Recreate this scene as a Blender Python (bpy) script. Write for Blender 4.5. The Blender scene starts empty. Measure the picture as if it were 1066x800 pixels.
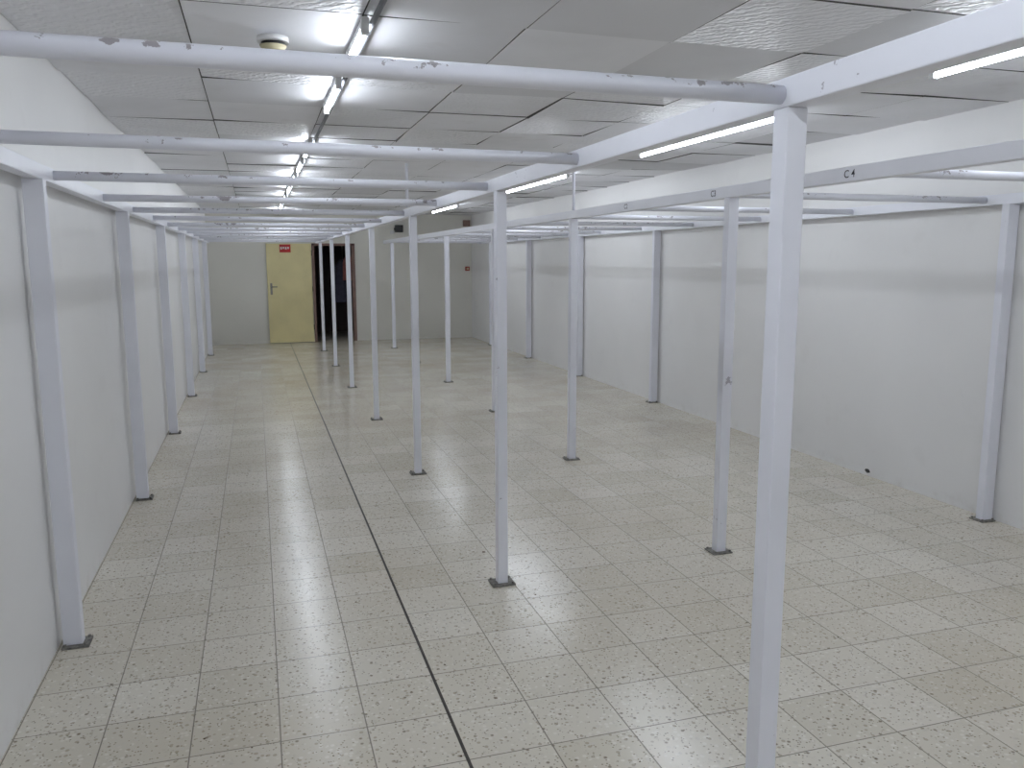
import bpy, bmesh, math, random
from mathutils import Matrix, Vector
random.seed(7)
H = 1.6            # camera height, layout measured in units of H
scene = bpy.context.scene
col = scene.collection

# ------------------------------------------------------------ materials
def s2l(c):
    return tuple(((v/255)/12.92 if v/255 <= .04045 else (((v/255)+.055)/1.055)**2.4) for v in c) + (1,)

class NT:
    def __init__(self, name):
        self.m = bpy.data.materials.new(name); self.m.use_nodes = True
        self.t = self.m.node_tree; self.n = self.t.nodes; self.b = self.n['Principled BSDF']
        self.tc = self.n.new('ShaderNodeTexCoord')
    def new(self, ty, **kw):
        nd = self.n.new(ty)
        for k, v in kw.items(): setattr(nd, k, v)
        return nd
    def link(self, a, b): self.t.links.new(a, b)
    def noise(self, scale, detail=3, rough=.5, vec=None):
        nd = self.new('ShaderNodeTexNoise'); nd.inputs['Scale'].default_value = scale
        nd.inputs['Detail'].default_value = detail; nd.inputs['Roughness'].default_value = rough
        self.link(vec or self.tc.outputs['Object'], nd.inputs['Vector']); return nd.outputs['Fac']
    def ramp(self, fac, lo, hi, a=(0,0,0,1), b=(1,1,1,1)):
        nd = self.new('ShaderNodeValToRGB'); e = nd.color_ramp.elements
        e[0].position = lo; e[0].color = a; e[1].position = hi; e[1].color = b
        self.link(fac, nd.inputs[0]); return nd.outputs[0]
    def mix(self, fac, a, b, blend='MIX'):
        nd = self.new('ShaderNodeMix', data_type='RGBA', blend_type=blend)
        for sock, v in ((nd.inputs[0], fac), (nd.inputs[6], a), (nd.inputs[7], b)):
            if isinstance(v, (int, float)): sock.default_value = v
            elif isinstance(v, tuple): sock.default_value = v
            else: self.link(v, sock)
        return nd.outputs[2]
    def math(self, op, a, b=0.0):
        nd = self.new('ShaderNodeMath', operation=op)
        for i, v in enumerate((a, b)):
            if isinstance(v, (int, float)): nd.inputs[i].default_value = v
            else: self.link(v, nd.inputs[i])
        return nd.outputs[0]
    def bump(self, h, strength=.3, dist=.01):
        nd = self.new('ShaderNodeBump'); nd.inputs['Strength'].default_value = strength
        nd.inputs['Distance'].default_value = dist
        self.link(h, nd.inputs['Height']); self.link(nd.outputs[0], self.b.inputs['Normal'])

def simple(name, rgb, rough=.5, metal=0, var=.06, scale=8):
    k = NT(name); c = s2l(rgb)
    d = tuple(v*(1-var*3) for v in c[:3]) + (1,)
    k.link(k.mix(k.ramp(k.noise(scale), .35, .75), c, d), k.b.inputs['Base Color'])
    k.b.inputs['Roughness'].default_value = rough; k.b.inputs['Metallic'].default_value = metal
    return k.m

def wall_mat(name, rgb):
    k = NT(name); c = s2l(rgb); d = s2l(tuple(v*.965 for v in rgb))
    base = k.mix(k.ramp(k.noise(.8, 4), .35, .7), c, d)
    sc = k.ramp(k.noise(3.1, 5, .65), .60, .70)
    base = k.mix(k.math('MULTIPLY', sc, .06), base, s2l((170,166,160)))
    sep = k.new('ShaderNodeSeparateXYZ'); k.link(k.tc.outputs['Object'], sep.inputs[0])
    low = k.ramp(sep.outputs['Z'], 0.0, .12, (1,1,1,1), (0,0,0,1))
    sm = k.math('MULTIPLY', low, k.ramp(k.noise(9, 5, .7), .5, .8))
    base = k.mix(k.math('MULTIPLY', sm, .35), base, s2l((170,160,145)))
    k.link(base, k.b.inputs['Base Color']); k.b.inputs['Roughness'].default_value = .4
    k.bump(k.noise(35, 3), .06, .004)
    return k.m

def paint_mat(name, rgb, chips=.64, chipcol=(95,92,98), top=False):
    k = NT(name); c = s2l(rgb); d = s2l(tuple(v*.95 for v in rgb))
    base = k.mix(k.noise(6), c, d)
    big = k.noise(2.6, 1, .5); fine = k.noise(30, 5, .62)
    v = k.math('ADD', k.math('MULTIPLY', big, .4), k.math('MULTIPLY', fine, .6))
    mask = k.ramp(v, chips-.006, chips)
    if top:
        g = k.new('ShaderNodeNewGeometry'); sp = k.new('ShaderNodeSeparateXYZ')
        k.link(g.outputs['Normal'], sp.inputs[0])
        v2 = k.math('ADD', v, k.math('MULTIPLY', k.math('ABSOLUTE', k.math('SUBTRACT', sp.outputs['Z'], .55)), -.09))
        mask = k.ramp(v2, chips-.006, chips)
    base = k.mix(k.math('MULTIPLY', mask, .8), base, s2l(chipcol))
    k.link(base, k.b.inputs['Base Color']); k.b.inputs['Roughness'].default_value = .33
    return k.m

def floor_mat():
    k = NT('terrazzo_tiles'); P = .288
    mp = k.new('ShaderNodeMapping'); mp.inputs['Location'].default_value = (-.364*H, -.06, 0)
    k.link(k.tc.outputs['Object'], mp.inputs[0]); vec = mp.outputs[0]
    br = k.new('ShaderNodeTexBrick', offset=0.0, squash=1.0)
    br.inputs['Color1'].default_value = (0,0,0,1); br.inputs['Color2'].default_value = (1,1,1,1)
    br.inputs['Mortar'].default_value = (.5,.5,.5,1)
    br.inputs['Scale'].default_value = 1; br.inputs['Brick Width'].default_value = P
    br.inputs['Row Height'].default_value = P; br.inputs['Mortar Size'].default_value = .0028
    br.inputs['Mortar Smooth'].default_value = .3
    k.link(vec, br.inputs['Vector'])
    tilec = k.mix(br.outputs['Color'], s2l((220,214,200)), s2l((206,199,182)))
    def chips(scale, size, chan, th, colr, amt, c):
        vo = k.new('ShaderNodeTexVoronoi'); vo.inputs['Scale'].default_value = scale
        k.link(vec, vo.inputs['Vector'])
        sc = k.new('ShaderNodeSeparateColor'); k.link(vo.outputs['Color'], sc.inputs[0])
        near = k.ramp(vo.outputs['Distance'], size-.1, size, (1,1,1,1), (0,0,0,1))
        mk = k.math('MULTIPLY', near, k.ramp(sc.outputs[chan], th, th+.02))
        return k.mix(k.math('MULTIPLY', mk, amt), c, s2l(colr)), sc, near
    c, sc, near = chips(52, .42, 0, .76, (150,138,118), .6, tilec)
    lite = k.math('MULTIPLY', near, k.ramp(sc.outputs[1], .60, .62))
    c = k.mix(k.math('MULTIPLY', lite, .5), c, s2l((234,230,220)))
    c, _, _ = chips(105, .4, 1, .78, (112,100,82), .75, c)
    c, _, _ = chips(25, .2, 2, .76, (98,82,64), .75, c)
    c, _, _ = chips(7, .07, 1, .55, (74,62,50), .8, c)
    # broad worn/dirty zones, smooth edged
    st = k.ramp(k.noise(.7, 4, .5), .38, .72)
    c = k.mix(k.math('MULTIPLY', st, .38), c, s2l((176,160,134)))
    st2 = k.ramp(k.noise(30, 5, .7), .58, .74)
    c = k.mix(k.math('MULTIPLY', st2, .3), c, s2l((136,122,102)))
    c = k.mix(k.math('MULTIPLY', br.outputs['Fac'], .9), c, s2l((106,97,82)))
    k.link(c, k.b.inputs['Base Color'])
    r = k.math('ADD', .11, k.math('MULTIPLY', k.noise(3, 3, .5), .20))
    r = k.math('ADD', r, k.math('MULTIPLY', br.outputs['Fac'], .4))
    k.link(r, k.b.inputs['Roughness'])
    k.b.inputs['Specular IOR Level'].default_value = .58
    k.bump(k.math('SUBTRACT', k.math('MULTIPLY', k.noise(2.2, 2), .8), br.outputs['Fac']), .12, .002)
    return k.m

def ceil_mat(name, wavy, dim=1.0):
    k = NT(name)
    base = k.mix(k.ramp(k.noise(1.5, 4), .4, .75), s2l((234*dim,234*dim,238*dim)), s2l((220*dim,220*dim,223*dim)))
    stn = k.ramp(k.noise(2.4, 5, .65), .60, .74)
    base = k.mix(k.math('MULTIPLY', stn, .18), base, s2l((150,140,128)))
    k.link(base, k.b.inputs['Base Color']); k.b.inputs['Roughness'].default_value = .4 if wavy else .6
    if wavy:
        w = k.new('ShaderNodeTexWave', wave_type='BANDS', bands_direction='DIAGONAL')
        w.inputs['Scale'].default_value = 9; w.inputs['Distortion'].default_value = 5
        w.inputs['Detail'].default_value = 1; w.inputs['Detail Scale'].default_value = 3
        k.link(k.tc.outputs['Object'], w.inputs['Vector']); k.bump(w.outputs['Fac'], .5, .008)
    else:
        k.bump(k.noise(60, 2), .12, .003)
    return k.m

def emit(name, strength, rgb=(.85,.915,1)):
    m = bpy.data.materials.new(name); m.use_nodes = True; t = m.node_tree
    t.nodes.clear(); e = t.nodes.new('ShaderNodeEmission'); o = t.nodes.new('ShaderNodeOutputMaterial')
    e.inputs[0].default_value = (*rgb, 1); e.inputs[1].default_value = strength
    t.links.new(e.outputs[0], o.inputs[0]); return m

M_floor = floor_mat()
M_wall = wall_mat('wall_paint', (234,233,232))
M_back = wall_mat('back_wall_paint', (222,220,211))
M_ceil = ceil_mat('ceiling_tile_plain', False); M_ceilw = ceil_mat('ceiling_tile_wavy', True)
M_ceild = ceil_mat('ceiling_tile_aged', False, .93)
M_gap = simple('ceiling_gap', (84,82,80), .9)
M_frame = paint_mat('white_steel_paint', (234,235,243), .675, (150,146,154))
M_pipe = paint_mat('chipped_pipe_paint', (232,233,242), .574, (128,118,122), True)
M_plate = simple('dirty_base_plate', (135,132,126), .6, .2, .25, 40)
M_strip = simple('joint_strip', (58,52,44), .5, .1, .2, 30)
M_house = simple('batten_white', (215,215,215), .4)
M_grey = simple('conduit_grey', (120,122,128), .5)
M_tube = emit('tube_glow', 44)
M_tubestrong = emit('tube_glow_strong', 60)  # stronger glow for the far tubes and the tubes added around the camera
M_door = simple('door_cream', (226,214,160), .45, 0, .04, 3)
M_brown = simple('door_frame_brown', (132,104,94), .5)
M_red = simple('red_plastic', (190,30,28), .4)
M_red2 = simple('faded_red_plastic', (160,60,52), .5)
M_white = simple('sign_white', (230,225,220), .5)
M_black = simple('black_plastic', (25,25,27), .4)
M_cream = simple('aged_plastic', (196,186,150), .45)
M_chrome = simple('handle_metal', (140,138,132), .3, .9)
M_ink = simple('marker_ink', (50,48,60), .7)
M_coat = simple('dark_cloth', (62,60,76), .9, 0, .1, 20)
M_coat2 = simple('maroon_cloth', (150,90,86), .9, 0, .1, 20)
M_debris = simple('debris_brown', (88,66,44), .9, 0, .2, 60)

# ------------------------------------------------------------ helpers
def finish(me_bm, name, mat, parent=None, bevel=0, smooth=False):
    me = bpy.data.meshes.new(name); me_bm.normal_update(); me_bm.to_mesh(me); me_bm.free()
    ob = bpy.data.objects.new(name, me); col.objects.link(ob)
    for m in (mat if isinstance(mat, list) else [mat]): me.materials.append(m)
    if smooth:
        for p in me.polygons: p.use_smooth = True
    if bevel:
        b = ob.modifiers.new('bev', 'BEVEL'); b.width = bevel; b.segments = 2; b.limit_method = 'ANGLE'
    if parent: ob.parent = parent
    return ob

def add_box(bm, x0, x1, y0, y1, z0, z1, mi=0):
    vs = [bm.verts.new((x, y, z)) for x in (x0, x1) for y in (y0, y1) for z in (z0, z1)]
    for f in ((0,1,3,2),(4,6,7,5),(0,4,5,1),(2,3,7,6),(0,2,6,4),(1,5,7,3)):
        bm.faces.new([vs[i] for i in f]).material_index = mi

def box(name, x0, x1, y0, y1, z0, z1, mat, parent=None, bevel=0):
    bm = bmesh.new(); add_box(bm, x0, x1, y0, y1, z0, z1)
    return finish(bm, name, mat, parent, bevel)

def cyl(name, p0, p1, r, mat, parent=None, seg=20, r2=None):
    p0, p1 = Vector(p0), Vector(p1); d = p1-p0
    bm = bmesh.new()
    bmesh.ops.create_cone(bm, cap_ends=True, segments=seg, radius1=r, radius2=r if r2 is None else r2, depth=d.length)
    q = d.to_track_quat('Z', 'Y').to_matrix().to_4x4()
    bmesh.ops.transform(bm, matrix=Matrix.Translation((p0+p1)/2) @ q, verts=bm.verts)
    ob = finish(bm, name, mat, parent)
    for p in ob.data.polygons:
        p.use_smooth = len(p.vertices) == 4
    return ob

def empty(name, loc=(0,0,0)):
    e = bpy.data.objects.new(name, None); col.objects.link(e); e.location = loc; e.empty_display_size = .1
    return e
def par(o, root):
    o.parent = root; o.matrix_parent_inverse = Matrix.Translation(-root.location); return o

XL, XR, YB, YF, ZC = -.54*H, 2.685*H, 10.4*H, -1.6*H, 1.572*H

# ------------------------------------------------------------ shell
box('floor', XL-.1, XR+.1, YF-.1, YB+3, -.1, 0, M_floor)
box('wall_left', XL-.12, XL, YF-.1, YB+.12, 0, ZC+.3, M_wall)
box('wall_right', XR, XR+.12, YF-.1, YB+.12, 0, ZC+.3, M_wall)
box('wall_front', XL, XR, YF-.12, YF, 0, ZC+.3, M_wall)
DX0, DX1, DZ = .665*H, 1.185*H, 1.21*H
bm = bmesh.new()
add_box(bm, XL, DX0, YB, YB+.12, 0, ZC+.3); add_box(bm, DX1, XR, YB, YB+.12, 0, ZC+.3)
add_box(bm, DX0, DX1, YB, YB+.12, DZ, ZC+.3)
finish(bm, 'wall_back', M_back)
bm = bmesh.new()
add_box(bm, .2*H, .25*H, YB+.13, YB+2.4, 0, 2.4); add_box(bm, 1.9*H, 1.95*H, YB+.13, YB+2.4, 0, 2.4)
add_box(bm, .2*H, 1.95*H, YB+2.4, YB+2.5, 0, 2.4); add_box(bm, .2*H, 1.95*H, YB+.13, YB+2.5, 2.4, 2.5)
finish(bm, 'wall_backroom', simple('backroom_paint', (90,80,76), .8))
# ceiling : individual lay-in tiles with slight sag and thin gaps
bm = bmesh.new(); P = .405*H; x = .27*H - 3*P
while x < XR:
    y = YF
    while y < YB:
        xa, xb = max(x+.0028, XL), min(x+P-.0028, XR); ya, yb = y+.0028, min(y+P-.0028, YB)
        if xb-xa > .02 and yb-ya > .02:
            q = random.random(); mi = 1 if q < .45 else (3 if q < .68 else 0)
            zs = [ZC + random.uniform(-.004, .006) + (random.uniform(-.010, 0) if random.random() < .2 else 0) for _ in range(4)]
            vs = [bm.verts.new(p) for p in ((xa,ya,zs[0]),(xb,ya,zs[1]),(xb,yb,zs[2]),(xa,yb,zs[3]))]
            vt = [bm.verts.new((v.co.x, v.co.y, ZC+.02)) for v in vs]
            bm.faces.new(vs[::-1]).material_index = mi
            for i in range(4):
                bm.faces.new([vs[i], vs[(i+1)%4], vt[(i+1)%4], vt[i]]).material_index = 2
        y += P
    x += P
add_box(bm, XL, XR, YF, YB, ZC+.02, ZC+.05, 2)
finish(bm, 'ceiling', [M_ceil, M_ceilw, M_gap, M_ceild])
box('trim_1', .364*H-.0055, .364*H+.0055, YF, YB-.01, -.003, .0015, M_strip)

# ------------------------------------------------------------ steel frames
ZT0, ZT1 = 1.198*H, 1.236*H
PR = .0195
def bay(xa, xb, wa, wb, ya0, yb0, ycross, name, first=None):
    root = empty(name, ((xa+xb)/2*H, 3*H, 0))
    parts = []
    n = 1
    for (X, w, y0, fy) in ((xa, wa, ya0, None), (xb, wb, yb0, first)):
        wallside = abs(X*H-XL) < .2 or abs(X*H-XR) < .2
        for k in range(-1, 6):
            Y = (y0 + 1.395*k)*H
            if k == -1 and fy: Y = fy*H
            hw = w/2; hd = .0255
            parts.append(box(f'post_{n}', X*H-hw, X*H+hw, Y-hd, Y+hd, .008, ZT0, M_frame, None, .003))
            px = .058
            cx = X*H
            if wallside:   # plate reaches out on the room side only
                s = 1 if X*H < 1 else -1
                cx = X*H + s*.012; px = .052
            bm = bmesh.new(); add_box(bm, cx-px, cx+px, Y-.05, Y+.05, 0, .009)
            for sx in (-1, 1):
                for sy in (-1, 1):
                    m = Matrix.Translation((cx+sx*(px-.012), Y+sy*.038, .013))
                    bmesh.ops.create_cone(bm, cap_ends=True, segments=6, radius1=.007, radius2=.007, depth=.01, matrix=m)
            parts.append(finish(bm, f'base_plate_{n}', M_plate))
            n += 1
        parts.append(box(f'long_beam_{n}', X*H-.026, X*H+.026, YF+.25, 9.9*H, ZT0, ZT1, M_frame, None, .003))
    i = 1
    Y = ycross - .725*2
    while Y < 9.9:
        parts.append(cyl(f'cross_pipe_{i}', (xa*H+.02, Y*H, 1.217*H+random.uniform(-.004,.004)), (xb*H-.02, Y*H, 1.217*H+random.uniform(-.004,.004)), PR, M_pipe))
        i += 1; Y += .725
    for o in parts: par(o, root)
    return root
f1 = bay(-.503, .69, .075, .050, 2.28, 2.335, .968, 'steel_frame', .968)
f2 = bay(1.485, 2.648, .058, .078, 2.375, 2.37, 1.02, 'steel_frame')
par(cyl('stub_rod', (.665*H, 3.725*H, ZT1), (.665*H, 3.725*H, 1.43*H), .011, M_frame), f1)
par(cyl('stub_rod', (1.485*H, 3.77*H, ZT1), (1.485*H, 3.77*H, 1.43*H), .011, M_frame), f2)
for i, (t, Y) in enumerate((('C 4', 1.80), ('C3', 2.46), ('C2', 3.14))):
    cu = bpy.data.curves.new(f'mark_{i}', 'FONT'); cu.body = t; cu.size = .045; cu.offset = .0002
    cu.align_x = 'CENTER'; cu.materials.append(M_ink)
    ob = bpy.data.objects.new(f'mark_{i}', cu); col.objects.link(ob)
    ob.matrix_world = Matrix.Translation((1.485*H-.0275, Y*H, ZT0+.016)) @ Matrix(((0,0,-1,0),(-1,0,0,0),(0,1,0,0),(0,0,0,1)))
    ob.parent = f2; ob.matrix_parent_inverse = Matrix.Translation(-f2.location)

# ------------------------------------------------------------ lights
ZL = ZC-.018
def batten(X, y0, y1, mat=M_tube):
    r = empty('fluorescent_light', (X*H, (y0+y1)/2*H, ZL-.02))
    zt = ZL-.045
    ps = [box('housing', X*H-.012, X*H+.012, y0*H, y1*H, ZL-.03, ZL, M_house, None, .004),
          cyl('tube', (X*H, y0*H+.02, zt), (X*H, y1*H-.02, zt), .0135, mat, None, 8)]
    ps.append(box('end_cap', X*H-.015, X*H+.015, y0*H-.012, y0*H+.02, zt-.016, ZL, M_house, None, .003))
    ps.append(box('end_cap', X*H-.015, X*H+.015, y1*H-.02, y1*H+.012, zt-.016, ZL, M_house, None, .003))
    for o in ps: par(o, r)
for y0, y1 in ((-1.5,-.85),(-.75,-.1),(.05,.7),(1.1,1.5)):  # unseen tubes continuing the row, added and boosted to brighten the near posts
    batten(.27, y0, y1, M_tubestrong)
for y0, y1 in ((2.02,2.34),(2.66,3.12),(4.0,4.45),(4.75,5.2)):
    batten(.27, y0, y1)
for y0, y1 in ((5.5,5.95),(6.3,6.8),(7.2,7.7),(8.3,8.8),(9.3,9.8)):
    batten(.27, y0, y1, M_tubestrong)
for y0, y1 in ((-1.4,-.3),(.85,2.03),(2.75,3.96)):
    batten(1.93, y0, y1)
for y0, y1 in ((5.0,6.6),(8.0,9.2)):
    batten(1.93, y0, y1)
cyl('ceiling_conduit', (.27*H+.032, YF+.02, ZL-.012), (.27*H+.032, YB-.02, ZL-.012), .011, M_grey)

x, y = .069*H, 2.26*H
sd = empty('smoke_detector', (x, y, ZL))
par(cyl('base', (x,y,ZL-.022), (x,y,ZL), .062, M_house, None, 32), sd)
par(cyl('neck', (x,y,ZL-.034), (x,y,ZL-.022), .046, M_black, None, 32), sd)
par(cyl('head', (x,y,ZL-.062), (x,y,ZL-.034), .036, M_cream, None, 32, .054), sd)

# ------------------------------------------------------------ door, signs, back wall items
d = empty('door_1', (.4*H, YB, 0))
par(box('leaf', .128*H, .655*H, YB-.06, YB-.02, .01, 1.205*H, M_door, None, .004), d)
par(box('lock_plate', .128*H+.05, .128*H+.09, YB-.068, YB-.06, .95, 1.17, M_chrome, None, .003), d)
par(cyl('handle_spindle', (.128*H+.07, YB-.11, 1.1), (.128*H+.07, YB-.068, 1.1), .010, M_chrome), d)
par(cyl('handle_lever', (.128*H+.065, YB-.11, 1.1), (.128*H+.18, YB-.11, 1.1), .010, M_chrome), d)
for i, z in enumerate((.25, 1.0, 1.7)):
    par(cyl(f'hinge_{i}', (.658*H, YB-.03, z), (.658*H, YB-.03, z+.1), .012, M_chrome), d)
bm = bmesh.new()
add_box(bm, DX0, DX0+.045, YB-.02, YB+.12, 0, DZ); add_box(bm, DX1-.06, DX1, YB-.02, YB+.12, 0, DZ)
add_box(bm, DX0, DX1, YB-.02, YB+.12, DZ-.045, DZ)
finish(bm, 'trim_2', M_brown)
s = empty('exit_sign', (.34*H, YB-.07, 1.85))
par(box('panel', .285*H, .415*H, YB-.068, YB-.061, 1.1*H, 1.195*H, M_red, None, .002), s)
for i in range(4):
    a = .295*H+i*.044
    par(box(f'letter_{i}', a, a+.03, YB-.070, YB-.068, 1.135*H+.012*(i%2), 1.165*H, M_white), s)
c = empty('hanging_coat', (1.0*H, YB+.5, 1.3))
def coat(name, x, y, z0, z1, w, mat):
    bm = bmesh.new(); N = 20; rows = 9; rings = []
    for j in range(rows+1):
        t = j/rows; z = z1+(z0-z1)*t
        ww = w*(.35+.65*min(1, t*4))*(1+.15*t)
        rings.append([bm.verts.new((x+ww*math.cos(a)*(1+.06*math.sin(5*a)), y+.4*ww*math.sin(a)*(1+.2*math.sin(7*a+t)), z)) for a in [2*math.pi*i/N for i in range(N)]])
    for j in range(rows):
        for i in range(N): bm.faces.new([rings[j][i], rings[j][(i+1)%N], rings[j+1][(i+1)%N], rings[j+1][i]])
    bm.faces.new(rings[0]); bm.faces.new(rings[-1][::-1])
    return finish(bm, name, mat, None, 0, True)
par(coat('body', 1.07*H, YB+.6, .75, 1.62, .2, M_coat), c)
par(cyl('sleeve', (.96*H, YB+.55, 1.5), (.94*H, YB+.55, .95), .06, M_coat, None, 16, .045), c)
par(coat('scarf', 1.13*H, YB+.45, 1.2, 1.72, .1, M_coat2), c)
par(cyl('hook', (1.07*H, YB+.6, 1.6), (1.07*H, YB+.6, 2.4), .008, M_chrome), c)

e = empty('emergency_light', (1.73*H, YB, 1.39*H))
par(box('body', 1.69*H, 1.79*H, YB-.09, YB-.001, 1.35*H, 1.44*H, M_black, None, .01), e)
par(cyl('lamp_left', (1.70*H, YB-.13, 1.39*H), (1.70*H, YB-.06, 1.39*H), .04, M_black), e)
par(box('transformer', 1.63*H, 1.68*H, YB-.05, YB-.001, 1.33*H, 1.37*H, M_house, None, .004), e)
f = empty('fire_alarm_call_point', (2.6*H, YB, .9*H))
par(box('body', 2.595*H, 2.65*H, YB-.05, YB-.001, .865*H, .92*H, M_red2, None, .005), f)
par(box('glass', 2.608*H, 2.637*H, YB-.056, YB-.05, .88*H, .905*H, M_cream), f)
g = empty('alarm_sounder', (2.6*H, YB, 1.46*H))
par(box('body', 2.57*H, 2.66*H, YB-.06, YB-.001, 1.43*H, 1.51*H, M_brown, None, .008), g)
par(cyl('horn', (2.615*H, YB-.09, 1.47*H), (2.615*H, YB-.06, 1.47*H), .045, M_brown), g)
bm = bmesh.new(); vs = []
for i in range(14):
    a = 2*math.pi*i/14; r = .018*random.uniform(.75, 1.15)
    vs.append(bm.verts.new((XR-.002, 3.05*H+1.5*r*math.cos(a), .035+r*math.sin(a))))
bm.faces.new(vs); finish(bm, 'wall_hole', M_black)

bm = bmesh.new()
for i in range(260):
    cx = random.uniform(XL+.15, XR-.1); cy = random.uniform(.5*H, 9*H); r = random.uniform(.002, .008)
    if random.random() < .08: r *= 2
    n = random.randint(4, 7); a0 = random.random()*6
    low = [bm.verts.new((cx+r*random.uniform(.5,1.3)*math.cos(a0+2*math.pi*j/n), cy+r*random.uniform(.4,1)*math.sin(a0+2*math.pi*j/n), .0002)) for j in range(n)]
    top = bm.verts.new((cx, cy, .003))
    for j in range(n): bm.faces.new([low[j], low[(j+1)%n], top])
finish(bm, 'floor_debris', M_debris)

# ------------------------------------------------------------ world / camera
w = bpy.data.worlds.new('World'); scene.world = w; w.use_nodes = True
w.node_tree.nodes['Background'].inputs[0].default_value = (.5,.52,.55,1)
w.node_tree.nodes['Background'].inputs[1].default_value = .3
cam = bpy.data.cameras.new('camera'); co = bpy.data.objects.new('camera', cam); col.objects.link(co)
th, ph, ro = math.radians(17.25), math.radians(8.63), math.radians(.15)
F = Vector((math.sin(th)*math.cos(ph), math.cos(th)*math.cos(ph), -math.sin(ph)))
R = Vector((math.cos(th), -math.sin(th), 0)); U = R.cross(F)
R2 = R*math.cos(ro)-U*math.sin(ro); U2 = U*math.cos(ro)+R*math.sin(ro)
m = Matrix((R2, U2, -F)).transposed().to_4x4(); m.translation = (0, 0, H)
co.matrix_world = m
cam.sensor_fit = 'HORIZONTAL'; cam.sensor_width = 36; cam.lens = 850/1066*36; cam.clip_start = .02
scene.camera = co
scene.view_settings.view_transform = 'Standard'
scene.view_settings.exposure = .05
scene.view_settings.gamma = 1.06
